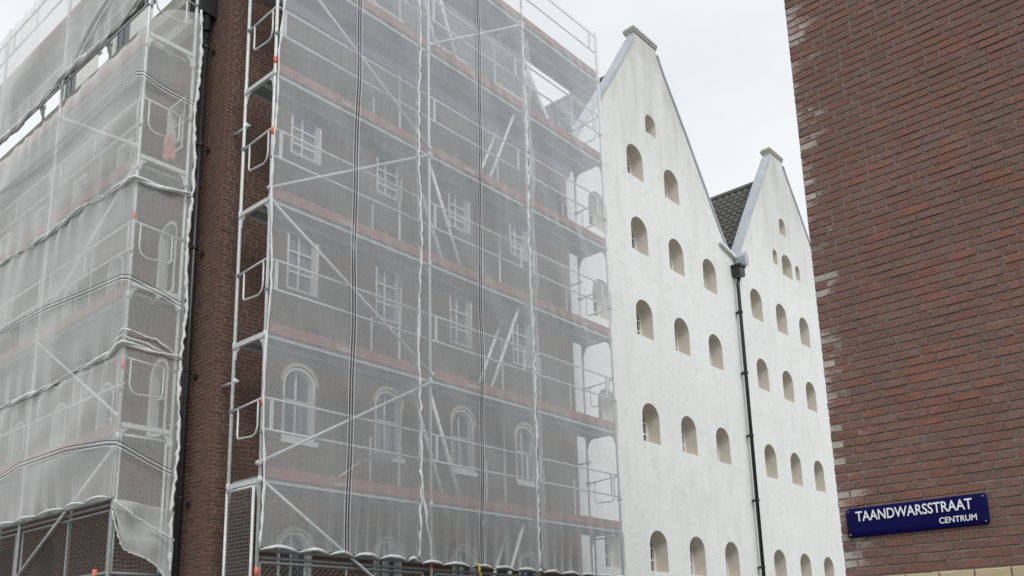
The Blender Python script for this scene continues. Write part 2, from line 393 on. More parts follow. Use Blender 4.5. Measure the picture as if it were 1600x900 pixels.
W_top = window_set('window', .6, .82, 0, .04, [0], [.27, .54], .1, M['white_wood'], glass='glass_bright')
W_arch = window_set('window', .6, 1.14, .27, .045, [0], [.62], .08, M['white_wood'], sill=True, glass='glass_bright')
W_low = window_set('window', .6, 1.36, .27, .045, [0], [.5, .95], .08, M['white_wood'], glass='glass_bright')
for c in colsF:
    for (a, b, w_, r_), ms in zip(rows, (W_top, W_rect, W_arch, W_low)): place_window(ms, BW, (c, YF, a))
for c in colsF:
    for z1 in (5.98, 3.46):
        mb = MB(); O = [(c+.35*math.cos(t*math.pi/12), z1-.28+.34*math.sin(t*math.pi/12)) for t in range(13)]
        I = [(c+.302*math.cos(t*math.pi/12), z1-.27+.275*math.sin(t*math.pi/12)) for t in range(13)]
        for t in range(12):
            mb.prism([O[t], O[t+1], I[t+1], I[t]], lambda u, z: (u, YF-.014, z), lambda u, z: (u, YF+.05, z))
        part('arch_trim', mb, M['pale_brick'], BW)
Ws_rect = window_set('window', .58, .95, 0, .05, [0], [.32, .63], .1, M['white_wood'])
Ws_arch = window_set('window', .58, 1.27, .26, .06, [0], [.65], .1, M['white_wood'])
Ws_arch2 = window_set('window', .58, 1.25, .26, .06, [0], [.65], .1, M['white_wood'])
Ws_low = window_set('window', .62, 1.34, .28, .06, [0], [.7], .26, M['galv_dark'], front_at=.26)
for c in colsS:
    for (a, b, w_, r_), ms in zip(rowsS, (Ws_rect, Ws_arch, Ws_arch2, Ws_low)):
        if a > 3 or c > 16: place_window(ms, BW, (XF, c, a), -math.pi/2)
# cornice gutter along the side, brick corbel along the front
mb = MB(); prof = [(0, 11.62), (-.12, 11.66), (-.16, 11.8), (-.3, 11.86), (-.33, 12.1), (-.28, 12.12), (0, 12.12)]
mb.prism(prof, lambda n, z: (XF+n, YF+.75, z), lambda n, z: (XF+n, 30, z)); part('cornice', mb, M['cream'], BW)
mb = MB(); mb.prism([(0, 11.95), (-.1, 12.0), (-.16, 12.16), (-.2, 12.28), (0, 12.28)], lambda n, z: (XF-.03, YF+n, z), lambda n, z: (15.05, YF+n, z)); part('eaves_gutter', mb, M['galv_dark'], BW)
# mansard roof with dormers
mb = MB()
mz0, mz1, my0, my1, mxa, mxb = 12.28, 15.75, YF+.02, YF+1.2, 7.0, 15.0
xa0, xa1 = mxa, mxa+1.2
mb.add([(xa0, my0, mz0), (mxb, my0, mz0), (mxb, my1, mz1), (xa1, my1, mz1), (mxb, 16, mz0), (mxb, 15, mz1), (xa1, 15, mz1), (xa0, 16, mz0)],
       [(0, 1, 2, 3), (1, 4, 5, 2), (3, 2, 5, 6), (0, 3, 6, 7), (7, 6, 5, 4)])
roof = part('roof', mb, M['tile'], BW)
# courses of slates on the mansard face
mb = MB(); rr = random.Random(5); nrow = 26
for k in range(nrow):
    f0 = k/nrow; f1 = (k+1.25)/nrow
    for j in range(34):
        t = (j+(.5 if k % 2 else 0))/34; xl = xa0+(xa1-xa0)*f0; x0 = xl+(mxb-xl)*t; x1 = min(x0+(mxb-xl)/34-.012, mxb)
        if x1-x0 < .05: continue
        def sp_(x, f, n): return (x, my0+(my1-my0)*f-n, mz0+(mz1-mz0)*f)
        a, b = .045+rr.uniform(0, .012), .02
        mb.add([sp_(x0, f0, a), sp_(x1, f0, a), sp_(x1, f1, b), sp_(x0, f1, b), sp_(x0, f0, .01), sp_(x1, f0, .01)], [(0, 1, 2, 3), (4, 5, 1, 0)])
o = part('slate', mb, M['tile'], roof); o['kind'] = 'stuff'
mb = MB(); mb.tube([(mxb+.02, my0-.03, mz0), (mxb+.02, my1-.03, mz1)], .05, 6); part('verge', mb, M['zinc'], roof)
for c in (8.3, 9.8, 11.55, 13.3):
    mb = MB(); mb.box((c-.36, YF+.12, 12.62), (c+.36, YF+1.0, 13.28)); mb.box((c-.42, YF+.06, 13.28), (c+.42, YF+1.05, 13.36)); d = part('dormer', mb, M['cream'], BW)
    mb = MB(); mb.box((c-.25, YF+.1, 12.7), (c+.25, YF+.116, 13.2)); part('pane', mb, M['glass'], d)
    mb = MB(); mb.box((c-.02, YF+.08, 12.7), (c+.02, YF+.098, 13.2)); part('glazing_bar', mb, M['white_wood'], d)
for c in (12.8, 15.0, 17.2):
    mb = MB(); mb.box((XF+.1, c-.4, 12.14), (XF+.4, c+.4, 13.7)); mb.box((XF+.05, c-.45, 13.7), (XF+.45, c+.45, 13.78)); mb.box((XF+.04, c-.4, 12.14), (XF+.099, c-.3, 13.7)); mb.box((XF+.04, c+.3, 12.14), (XF+.099, c+.4, 13.7)); d = part('dormer', mb, M['white_wood'], BW)
    for k in (-1, 1): mb = MB(); mb.box((XF+.08, c+k*.155-.125, 12.35), (XF+.098, c+k*.155+.125, 13.6)); part('pane', mb, M['glass'], d)

# rainwater pipes by the corner
T = thing('drainpipe', (XF, 11.76, 0), 'black drainpipe with round clamps beside the exposed brick corner', 'drainpipe')
mb = MB(); mb.tube([(XF-.09, 11.74, 0), (XF-.09, 11.74, 11.6)], .052, 12); part('pipe', mb, M['black'], T, True)
for z in (11.0, 9.3, 7.6, 5.7, 3.85, 2.0):
    mb = MB(); mb.tube([(XF-.09, 11.74, z-.02), (XF-.09, 11.74, z+.02)], .064, 12); mb.tube([(XF-.01, 11.62, z-.1), (XF-.03, 11.62, z-.1)], .045, 10); part('clamp', mb, M['black'], T)
mb = MB(); mb.box((XF-.3, 11.58, 11.5), (XF-.01, 11.9, 11.9)); mb.tube([(XF-.15, 11.66, 11.5), (XF-.09, 11.72, 11.3)], .07, 8); part('hopper', mb, M['black'], T)
T = thing('drainpipe', (XF, 11.9, 0), 'slim blue grey pipe running behind the netting edge next to the black drainpipe', 'drainpipe')
mb = MB(); mb.tube([(XF-.13, 11.86, 0), (XF-.13, 11.86, 11.5)], .024, 8); part('pipe', mb, M['slate_pipe'], T, True)
for z in (10.6, 9.5, 8.2, 6.9, 4.9, 3.3): 
    mb = MB(); mb.tube([(XF-.05, 11.72, z), (XF-.2, 11.98, z+.02)], .008, 5); part('clamp', mb, M['rope'], T)

# ================================================================== white gabled buildings
YW = 11.2; PW = front(YW)
def gable(name, label, outline, ops, x0, x1, ridge_x, eave_z, ridge_z, capx, seed, tilevis, ribs):
    B = thing(name, (x0, YW, 0), label, 'building')
    mb = MB(); holes = [arch(c, a, b, w_, r_, 14) for c, a, b, w_, r_ in ops]
    wall_sheet(mb, PW, outline, holes, .36); part('wall', mb, [M['stucco'], M['reveal']], B)
    # gable thickness, side wall and back
    mb = MB(); n = len(outline)
    for i in range(n-1):
        a, b = outline[i], outline[i+1]
        if a[1] == 0 and b[1] == 0: continue
        dp = .42 if a[0] == b[0] and min(a[1], b[1]) < 1 else .25; mb.add([PW(*a), PW(*b), PW(*b, -dp), PW(*a, -dp)], [(0, 1, 2, 3)])
    back = [p for p in outline]
    tri = tessellate_polygon([[Vector((a, b, 0)) for a, b in outline]]+[[Vector((a, b, 0)) for a, b in h] for h in holes])
    mb.add([PW(*p, -.25) for l in [outline]+holes for p in l], tri)
    mb.box((x0+.02, YW+.4, 0), (x1-.02, 22, eave_z-.35)); part('parapet', mb, M['stucco'], B)
    # windows
    cache = {}
    for c, a, b, w_, r_ in ops:
        k = (round(w_, 2), round(b-a, 2))
        if k not in cache: cache[k] = window_set('window', w_, b-a, r_, .05, [0], [(b-a)*.33, (b-a)*.62], .34, M['white_wood'], front_at=.34)
        place_window(cache[k], B, (c, YW, a))
    # coping strips along the rakes
    for seg in ribs:
        for (ax, az), (bx, bz) in zip(seg[:-1], seg[1:]):
            d = Vector((bx-ax, bz-az)); d.normalize(); nx, nz = -d.y, d.x
            if nz < 0: nx, nz = -nx, -nz
            t = .07; poly = [(ax-d.x*.004, az-d.y*.004), (bx, bz), (bx+nx*t, bz+nz*t), (ax+nx*t, az+nz*t)]
            mb = MB(); mb.prism(poly, lambda u, z: (u, YW-.035, z), lambda u, z: (u, YW+.27, z)); part('coping', mb, M['zinc'], B)
    cx0, cx1, cz = capx
    mb = MB(); mb.box((cx0-.02, YW-.03, cz), (cx1+.02, YW+.29, cz+.07)); mb.box((cx0-.03, YW-.045, cz+.072), (cx1+.03, YW+.32, cz+.14)); mb.box((cx0-.01, YW-.02, cz+.142), (cx1+.01, YW+.28, cz+.18))
    part('cap', mb, M['lead'], B)
    # roof planes and pantiles
    mb = MB(); ya, yb = YW+.255, 22
    mb.add([(x0+.02, ya, eave_z), (ridge_x, ya, ridge_z), (ridge_x, yb, ridge_z), (x0+.02, yb, eave_z), (x1-.02, ya, eave_z), (x1-.02, yb, eave_z)],
           [(0, 1, 2, 3), (1, 4, 5, 2), (3, 2, 5)])
    rf = part('roof', mb, M['roof_under'], B)
    s = Vector((ridge_x-x0, 0, ridge_z-eave_z)); slen = s.length; s.normalize(); nrm = Vector((-s.z, 0, s.x))
    tw, tl = .235, .31; rr = random.Random(seed); tm = MB(); nseg = 6
    prof = [(q/nseg*tw*1.06, .032*math.sin(2*math.pi*q/nseg)*.9+.012) for q in range(nseg+1)]
    # local x along the roof (+y world), local y up the slope, local z outward
    vs = [(p, 0, h+.052) for p, h in prof]+[(p, tl*1.18, h+.02) for p, h in prof]+[(p, 0, h+.03) for p, h in prof]
    k = nseg+1
    tm.add(vs, [(i, i+1, k+i+1, k+i) for i in range(nseg)]+[(2*k+i, 2*k+i+1, i+1, i) for i in range(nseg)])
    me = tm.mesh('roof_tile', M['tile'], True)
    rot = Matrix((( 0, s.x, nrm.x), (-1, 0, 0), (0, s.z, nrm.z))).to_euler()
    tiles = []
    for i in range(int(slen/tl)):
        for j in range(int((yb-ya)/tw)): tiles.append((i, j))
    def tp(i, j): return Vector((x0+.02, ya+(j+1)*tw, eave_z))+s*(i*tl)
    def near(t):
        p = px_of(tp(*t)); return p is not None and tilevis(*p)
    vis = sorted([t for t in tiles if near(t)], key=lambda t: (tp(*t)-EYE).length)[:290]; vset = set(vis)
    for t in vis:
        p = tp(*t); o = link('roof_tile', me, rf, p+nrm*rr.uniform(0, .008)); o.rotation_euler = rot; o.rotation_euler.rotate_axis('Z', rr.uniform(-.012, .012))
    mb = MB(); Rm = rot.to_matrix()
    for t in tiles:
        if t in vset or t[1] > 26: continue
        p = tp(*t)+nrm*rr.uniform(0, .008); mb.add([p+Rm @ Vector(v) for v in vs], [(i, i+1, k+i+1, k+i) for i in range(nseg)]+[(2*k+i, 2*k+i+1, i+1, i) for i in range(nseg)])
    o = part('tiling', mb, M['tile'], rf, True); o['kind'] = 'stuff'
    mb = MB(); mb.tube([(ridge_x, ya, ridge_z+.03), (ridge_x, yb, ridge_z+.03)], .11, 8); part('ridge', mb, M['tile'], rf, True)
    return B
zr = [(11.15, 12.1), (8.96, 9.91), (6.35, 7.31), (3.35, 4.29), (.9, 1.9)]
g1c = [16.22, 17.97, 19.70, 21.44]
ops1 = [(c, a, b, .73, .33) for c in g1c for a, b in zr]+[(c, 13.19, 14.09, .72, .33) for c in (17.96, 19.7)]+[(18.83, 14.76, 15.33, .5, .23)]
out1 = [(15.03, 0), (22.98, 0), (22.98, 12.62), (22.6, 12.72), (22.1, 13.42), (21.58, 14.22), (20.73, 15.46), (20.16, 16.26), (19.6, 17.02), (19.37, 17.42), (19.37, 17.58), (18.3, 17.58), (18.3, 17.36), (17.5, 16.12), (16.64, 14.85), (15.64, 13.42), (15.03, 12.55)]
gable('white_gabled_building', 'tall white rendered building with stepped cap, the larger gable next to the scaffold', out1, ops1, 15.03, 22.98, 18.83, 12.3, 17.0, (18.3, 19.37, 17.58), 21,
      lambda x, y: 880 < x < 955 and 90 < y < 215,
      [[(19.38, 17.42), (19.6, 17.02), (20.16, 16.26), (20.73, 15.46), (21.58, 14.22), (22.1, 13.42), (22.62, 12.72)], [(15.03, 12.55), (15.64, 13.42), (16.64, 14.85), (17.5, 16.12), (18.3, 17.36)]])
ops2 = [(c, a, b, .74, .33) for c in (24.21, 25.9, 27.58, 29.27) for a, b in [(11.08, 12.04), (8.91, 9.86), (6.31, 7.29), (3.36, 4.28), (.9, 1.9)]]
ops2 += [(26.71, 13.18, 13.94, .74, .3), (25.87, 13.36, 13.87, .32, .16), (27.52, 13.32, 13.83, .34, .16), (26.64, 14.62, 15.19, .46, .2)]
out2 = [(22.98, 0), (30.5, 0), (30.5, 12.6), (28.9, 14.85), (28.01, 16.1), (27.32, 17.0), (27.14, 17.3), (27.14, 17.44), (26.24, 17.44), (26.24, 17.26), (25.77, 16.58), (24.49, 14.66), (23.3, 12.82), (22.98, 12.62)]
gable('white_gabled_building', 'narrower white gabled building farther down the street, beyond the black downpipe', out2, ops2, 22.98, 30.5, 26.7, 12.35, 16.75, (26.24, 27.14, 17.44), 22,
      lambda x, y: 1090 < x < 1200 and 255 < y < 400,
      [[(27.15, 17.3), (27.32, 17.0), (28.01, 16.1), (28.9, 14.85), (30.5, 12.6)], [(23.0, 12.64), (23.3, 12.82), (24.49, 14.66), (25.77, 16.58), (26.24, 17.26)]])
T = thing('downpipe', (22.85, YW-.12, 0), 'black downpipe with hopper running down between the two white gables', 'drainpipe')
mb = MB(); mb.tube([(22.86, YW-.13, 0), (22.84, YW-.13, 11.75), (22.9, YW-.15, 11.95)], .05, 12); part('pipe', mb, M['black'], T, True)
mb = MB(); mb.box((22.74, YW-.28, 12.0), (23.04, YW-.012, 12.26)); mb.box((22.71, YW-.31, 12.26), (23.07, YW-.012, 12.32)); part('hopper', mb, M['black'], T)
for z in (10.9, 9.1, 7.3, 5.5, 3.7, 1.9):
    mb = MB(); mb.tube([(22.85, YW-.13, z-.035), (22.85, YW-.13, z+.035)], .066, 12); mb.box((22.79, YW-.12, z-.02), (22.91, YW-.005, z+.02)); mb.box((22.72, YW-.15, z-.025), (22.78, YW-.1, z+.025)); part('clamp', mb, M['black'], T)
mb = MB(); mb.prism([(22.92, 12.6), (22.98, 12.33), (23.16, 12.36), (23.2, 12.55), (23.14, 12.72), (23.02, 12.76)], lambda u, z: (u, YW-.36, z), lambda u, z: (u, YW-.06, z)); part('gutter_spout', mb, M['zinc'], T)
T2 = thing('gutter_flashing', (22.5, YW-.1, 12.6), 'narrow white stone ledge at the foot of the valley between gables', 'ledge')
mb = MB(); mb.add([(22.1, YW-.1, 12.78), (23.4, YW-.1, 12.5), (23.4, YW-.004, 12.5), (22.1, YW-.004, 12.78), (22.1, YW-.1, 12.86), (23.4, YW-.1, 12.58), (23.4, YW-.004, 12.58), (22.1, YW-.004, 12.86)], [(0, 3, 2, 1), (4, 5, 6, 7), (0, 1, 5, 4), (1, 2, 6, 5), (3, 0, 4, 7)]); part('slab', mb, M['stucco'], T2)

# ================================================================== near brick wall with the street sign
XR, YE = 6.4, 2.49
NB = thing('brick_building', (XR, YE, 0), 'dark red brick building with whitened corner bricks and the blue street sign', 'building')
mb = MB(); mb.box((XR+.0075, -9, 0), (14.5, YE-.008, 11.5)); part('wall', mb, M['mortar_near'], NB)
rn = random.Random(11); PN = side(XR); crs = .061
zt = 2.065
def nbond(z0, z1): return lay_bricks(-.6, YE-.002, z0, z1, crs, .0095, .197, [], rn, .26)
bN = nbond(zt, 8.5)
# mirror so that the corner end of each course starts with closers
bN = [(YE-.002-(b+.6), YE-.002-(a+.6), z0, z1) for a, b, z0, z1 in bN]
nN, rN = split_near(bN, PN, inview, 300)
single_bricks(nN, PN, 'x', M['brick_near'], NB, rn); joined_bricks('upper_brickwork', rN, PN, M['brick_near'], NB, rn)
low = lay_bricks(-.6, YE-.002, .1, 1.84, crs, .0095, .197, [], rn, .3); joined_bricks('lower_brickwork', low, PN, M['brick_near'], NB, rn)
yel = lay_bricks(-.6, YE-.13, 1.85, zt-.002, .107, .008, .215, [], rn, 0); single_bricks([q for q in yel if q[1] > .4], PN, 'x', M['yellow'], NB, rn, 'yellow_brick')
# returning end face
PE = lambda u, z, n=0: (u, YE+n, z)
joined_bricks('end_brickwork', lay_bricks(XR+.02, 9.4, 1.0, 8.5, crs, .0095, .197, [], rn, .3), PE, M['brick_near'], NB, rn)
mb = MB(); mb.tube([(XR-.005, 2.475, 1.83), (XR-.04, 2.475, 1.83), (XR-.04, 2.475, 1.79)], .007, 6); part('wall_hook', mb, M['black'], NB)

SG = thing('street_sign', (XR-.02, 1.97, 2.44), 'dark blue enamel street name plate with white lettering on brick wall', 'street sign')
sy0, sy1, sz0, sz1 = 1.515, 2.43, 2.335, 2.538
mb = MB(); nx_, nz_ = 16, 6
def rr_poly(y0, y1, z0, z1, r, n=5):
    p = []
    for cy, cz, a0 in ((y1-r, z0+r, -90), (y1-r, z1-r, 0), (y0+r, z1-r, 90), (y0+r, z0+r, 180)):
        for k in range(n+1): a = math.radians(a0+90*k/n); p.append((cy+r*math.cos(a), cz+r*math.sin(a)))
    return p
P0 = rr_poly(sy0, sy1, sz0, sz1, .02); P1 = rr_poly(sy0+.006, sy1-.006, sz0+.006, sz1-.006, .016); P2 = rr_poly(sy0+.05, sy1-.05, sz0+.04, sz1-.04, .016)
n = len(P0)
mb.add([(XR-.012, *p) for p in P0]+[(XR-.022, *p) for p in P0]+[(XR-.027, *p) for p in P1]+[(XR-.031, *p) for p in P2],
       [(i, (i+1) % n, (i+1) % n+n, i+n) for i in range(n)]+[(i+n, (i+1) % n+n, (i+1) % n+2*n, i+2*n) for i in range(n)]+[(i+2*n, (i+1) % n+2*n, (i+1) % n+3*n, i+3*n) for i in range(n)]+[tuple(range(3*n, 4*n)), tuple(range(n-1, -1, -1))])
part('plate', mb, M['blue'], SG, True)
mb = MB()
for y, z in ((sy0+.02, sz1-.02), (sy0+.02, sz0+.02), (sy1-.02, sz1-.02), (sy1-.02, sz0+.02)): mb.tube([(XR, y, z), (XR-.034, y, z)], .006, 8)
part('screw', mb, M['galv_dark'], SG)
def text_mesh(s, size, name, m, offset=0., extrude=.0008):
    cu = bpy.data.curves.new(name, 'FONT'); cu.body = s; cu.size = size; cu.offset = offset; cu.extrude = extrude; cu.resolution_u = 3
    o = bpy.data.objects.new('tmp', cu); COL.objects.link(o); bpy.context.view_layer.update()
    me = bpy.data.meshes.new_from_object(o.evaluated_get(bpy.context.evaluated_depsgraph_get())); me.name = name
    bpy.data.objects.remove(o); me.materials.clear(); me.materials.append(m)
    xs = [v.co.x for v in me.vertices]; ys = [v.co.y for v in me.vertices]
    return me, min(xs), max(xs), min(ys), max(ys)
def put_text(s, y_left, y_right, z_base, cap, parent, name):
    me, a, b, c, d = text_mesh(s, .1, name, M['lettering'], .0012)
    sx = (y_left-y_right)/(b-a); sy = cap/(d-c)
    o = link(name, me, parent, (XR-.0335, y_left, z_base)); o.rotation_euler = (math.pi/2, 0, -math.pi/2)
    me.transform(Matrix.Translation((-a, -c, 0))); o.scale = (sx, sy, 1); return o
put_text('TAANDWARSSTRAAT', 2.358, 1.602, 2.442, .071, SG, 'lettering'); put_text('CENTRUM', 1.815, 1.585, 2.368, .04, SG, 'lettering')

# ================================================================== scaffolds
def post(mb, x, y, z0, z1, joints):
    mb.tube([(x, y, z0), (x, y, z1)], .0245, 10)
    for z in joints: mb.tube([(x, y, z-.06), (x, y, z+.05)], .031, 10)
def gusset(mb, x, y, z, dx, dy, s=.12):
    pts = [(0, 0), (s, 0), (s*.82, -.035), (s*.45, -.07), (s*.3, -.11), (s*.22, -.18), (0, -.18)]
    if dx: fa, fb = (lambda u, v: (x+dx*u, y-.006, z+v)), (lambda u, v: (x+dx*u, y+.006, z+v))
    else: fa, fb = (lambda u, v: (x-.006, y+dy*u, z+v)), (lambda u, v: (x+.006, y+dy*u, z+v))
    mb.prism(pts, fa, fb)
YO, YI = 10.13, 10.87
PXS = [6.69, 9.76, 12.34, 14.91]; LV = [1.9, 3.9, 5.9, 7.9, 9.9, 11.9, 13.9]
S1 = thing('scaffold', (6.69, YO, 0), 'tall galvanised frame scaffold with red toe boards along the long brick front', 'scaffold')
for x in PXS:
    for y, top in ((YO, 15.12 if x > 14 else 16.2), (YI, 15.0)):
        mb = MB(); post(mb, x, y, 0, top, LV); part('post', mb, M['galv'], S1, True)
for x in PXS:
    for z in LV:
        mb = MB(); mb.box((x-.025, YO+.026, z-.035), (x+.025, YI-.026, z+.03)); part('transom', mb, M['galv'], S1)
        mb = MB(); gusset(mb, x, YO+.02, z-.03, 0, 1); part('gusset', mb, M['galv'], S1); mb = MB(); gusset(mb, x, YI-.02, z-.03, 0, -1); part('gusset', mb, M['galv'], S1)
for bi, (xa, xb) in enumerate(zip(PXS[:-1], PXS[1:])):
    for z in LV:
        for k in range(2):
            y0 = YO+.035+k*.335; mb = MB()
            mb.box((xa+.03, y0, z+.032), (xb-.03, y0+.32, z+.075))
            mb.box((xa+.03, y0, z-.015), (xb-.03, y0+.02, z+.031)); mb.box((xa+.03, y0+.3, z-.015), (xb-.03, y0+.32, z+.031))
            for q in range(4): xx = xa+(xb-xa)*(q+1)/5; mb.box((xx-.03, y0+.022, z+.01), (xx+.03, y0+.298, z+.031))
            o = part('deck_plank', mb, [M['deck'], M['galv']], S1)
            me = o.data
            for p in me.polygons:
                if 6 <= p.index < 18: p.material_index = 1
        mb = MB(); mb.box((xa+.03, YO-.002, z+.05), (xb-.03, YO+.024, z+.2)); part('toe_board', mb, M['toe'], S1)
        for h, nm in ((.7, 'guard_rail'), (1.13, 'guard_rail')):
            if z == 1.9: continue
            mb = MB(); mb.tube([(xa, YO+.03, z+h), (xb, YO+.03, z+h)], .017, 8); part(nm, mb, M['galv'], S1, True)
        if z > 2:
            mb = MB()
            for xx in (xa+.16, xb-.2): mb.box((xx-.022, YO+.018, z+.7), (xx+.022, YO+.042, z+1.13))
            part('rail_upright', mb, M['galv'], S1)
            mb = MB(); mb.tube([(xa+(xb-xa)*.8, YI-.02, z+.08), (xa+(xb-xa)*.8, YI-.02, z+1.1)], .015, 6); part('rail_upright', mb, M['galv'], S1)
def brace(pts, y, parent=None):
    mb = MB(); mb.tube(pts, .021, 8)
    for p in (pts[0], pts[-1]): mb.tube([(p[0], p[1]-.03, p[2]), (p[0], p[1]+.04, p[2])], .034, 6)
    return part('brace', mb, M['galv'], parent or S1, True)
yb_in, yb_out = YO-.03, YO-.035
for (xa, za), (xb, zb) in (((6.72, 11.95), (9.74, 10.0)), ((6.7, 7.86), (9.76, 6.0)), ((6.7, 3.9), (9.76, 2.0)), ((6.66, 8.05), (9.76, 9.88)), ((6.64, 4.12), (9.74, 5.86)), ((9.78, 12.02), (12.34, 13.86))):
    brace([(xa, yb_in, za), (xb, yb_in, zb)], 0)
def end_guard(x, z, parent, ax='y', a=YO, b=YI, sgn=1):
    mb = MB(); t = z+1.06
    def q(v, zz): return (x, v, zz) if ax == 'y' else (v, x, zz)
    mb.tube([q(a, t+.05), q(b, t+.0)], .016, 8)
    o1, o2 = a+(b-a)*.14, a+(b-a)*.78
    mb.tube([q(o1, t+.04), q(o1, t-.32), q(o1+(b-a)*.04, t-.4), q(o1+(b-a)*.14, t-.44), q(o2-(b-a)*.04, t-.42), q(o2, t-.37), q(o2, t)], .014, 8)
    part('end_guard', mb, M['galv'], parent, True)
    mb = MB(); mb.tube([q(b-.035, t-.0), q(b+.04, t)], .034, 8); part('coupler', mb, M['galv_dark'], parent, True); mb = MB(); mb.tube([q(a-.04, t-.42), q(a+.04, t-.42)], .03, 8); part('coupler', mb, M['galv_dark'], parent, True)
for z in LV[1:6]: end_guard(6.69, z, S1); end_guard(14.91, z, S1)
for x in (6.69, 14.91):
    for z in (5.4, 9.36, 13.2):
        mb = MB(); mb.tube([(x+.04, YI-.06, z), (x+.04, YF+.02, z)], .02, 8); mb.tube([(x+.02, YI, z-.04), (x+.02, YI, z+.04)], .036, 8); part('wall_tie', mb, M['galv'], S1, True)
def ladder(xt, zt_, xb, zb):
    st = []; y0, y1 = 10.28, 10.64
    for y in (y0, y1):
        mb = MB(); mb.tube([(xb, y, zb), (xt, y, zt_)], .034, 6); st.append(mb)
    o = part('ladder', st[0], M['ladder'], S1, True); mb = st[1]; part('stile', mb, M['ladder'], o, True)
    nr = 8
    for k in range(nr):
        f = (k+.5)/nr; x = xb+(xt-xb)*f; z = zb+(zt_-zb)*f; mb = MB(); mb.tube([(x, y0-.035, z), (x, y1+.035, z)], .014, 6); part('rung', mb, M['galv_dark'], o, True)
for a in ((9.9, 9.86, 10.72, 7.98), (12.2, 11.86, 11.36, 9.98), (9.98, 13.86, 10.7, 11.98), (12.18, 7.86, 11.3, 5.98), (9.85, 5.86, 10.6, 3.98), (12.15, 3.86, 11.3, 1.98)): ladder(*a)
for x, y, z in ((6.69, YO, 11.25), (6.69, YO, 8.95), (6.69, YO, 4.95), (6.69, YO, 2.72), (9.76, YO, 2.98), (12.34, YO, 10.25), (6.69, YO, 10.1)):
    mb = MB(); mb.tube([(x, y, z-.06), (x, y, z+.05)], .028, 10); part('tape_marker', mb, M['orange'], S1, True)
def cutsheet(s, x, z):
    me, a, b, c, d = text_mesh(s, .12, 'lettering', M['rope'], 0, .0003)
    o = link('lettering', me, S1, (x, YO-.004, z)); o.rotation_euler = (math.pi/2, 0, 0); o.scale = (.9, .9, 1)
for z in (3.9, 5.9, 7.9, 9.9, 11.9): cutsheet('Layher', 7.9, z+.08); 
for z in (5.9, 9.9): cutsheet('Layher', 10.6, z+.08)
# lower edge: beam tubes, mesh gates
mb = MB(); mb.tube([(6.69, YO-.035, 2.99), (14.91, YO-.035, 2.99)], .024, 8); part('ledger', mb, M['galv_dark'], S1, True)
mb = MB(); mb.tube([(6.69, YO+.03, 2.9), (14.91, YO+.03, 2.9)], .02, 8); part('ledger', mb, M['galv_dark'], S1, True)
def wire_mesh(mb, P, u0, u1, z0, z1, step, r, diag=True):
    H = z1-z0; W_ = u1-u0
    def seg(a, b):
        A, B = Vector(P(*a)), Vector(P(*b)); mb.tube([A, B], r, 3, False)
    if diag:
        k = -H
        while k < W_:
            for sg in (1, -1):
                ua, ub = k, k+H; za, zb = (z0, z1) if sg > 0 else (z1, z0)
                t0 = max(0, -ua/H); t1 = min(1, (W_-ua)/H)
                if t1 > t0: seg((u0+ua+H*t0, za+(zb-za)*t0), (u0+ua+H*t1, za+(zb-za)*t1))
            k += step
    else:
        u = u0
        while u < u1: seg((u, z0), (u, z1)); u += step
        z = z0
        while z < z1: seg((u0, z), (u1, z)); z += step
def fence(name, label, P, u0, u1, z0, z1, diag=True, step=.085, mids=(), tint='galv_dark', group=None, r=.0035, cat='fence'):
    T = thing(name, P((u0+u1)/2, z0), label, cat, group); e = .02
    for a, b in (((u0, z0), (u0, z1)), ((u1, z0), (u1, z1)), ((u0, z1), (u1, z1)), ((u0, z0), (u1, z0))):
        mb = MB(); mb.tube([P(*a), P(*b)], .021, 8); part('frame_tube', mb, M[tint], T, True)
    for u in mids:
        mb = MB(); mb.tube([P(u, z0), P(u, z1)], .018, 8); part('frame_tube', mb, M[tint], T, True)
    mb = MB(); wire_mesh(mb, P, u0+e, u1-e, z0+e, z1-e, step, r, diag); o = part('wire_mesh', mb, M['wire' if diag else 'galv_dark'], T); o['kind'] = 'stuff'
    return T
PFen = front(YO+.03)
fence('mesh_fence', 'chain link fence panel under the netting beneath the scaffold bay nearest the brick corner', PFen, 6.75, 9.6, .6, 2.84, mids=(7.45, 8.15))
fence('mesh_fence', 'chain link fence panel under the netting below the bay with ladders', PFen, 9.86, 12.24, .6, 2.84, mids=(11.1,))
fence('mesh_fence', 'chain link fence panel under the netting at the white building end', PFen, 12.44, 14.8, .6, 2.84, mids=(13.6,))
PEnd = side(6.64)
fence('mesh_fence', 'square wire grid panel closing the scaffold end beside the brick corner', PEnd, YO+.06, YI-.06, 1.2, 3.82, False, .05, tint='galv', r=.003)
fence('mesh_fence', 'square wire grid panel closing the scaffold end against the white wall', side(14.96), YO+.06, YI-.06, 1.2, 3.82, False, .06, tint='galv', r=.003)

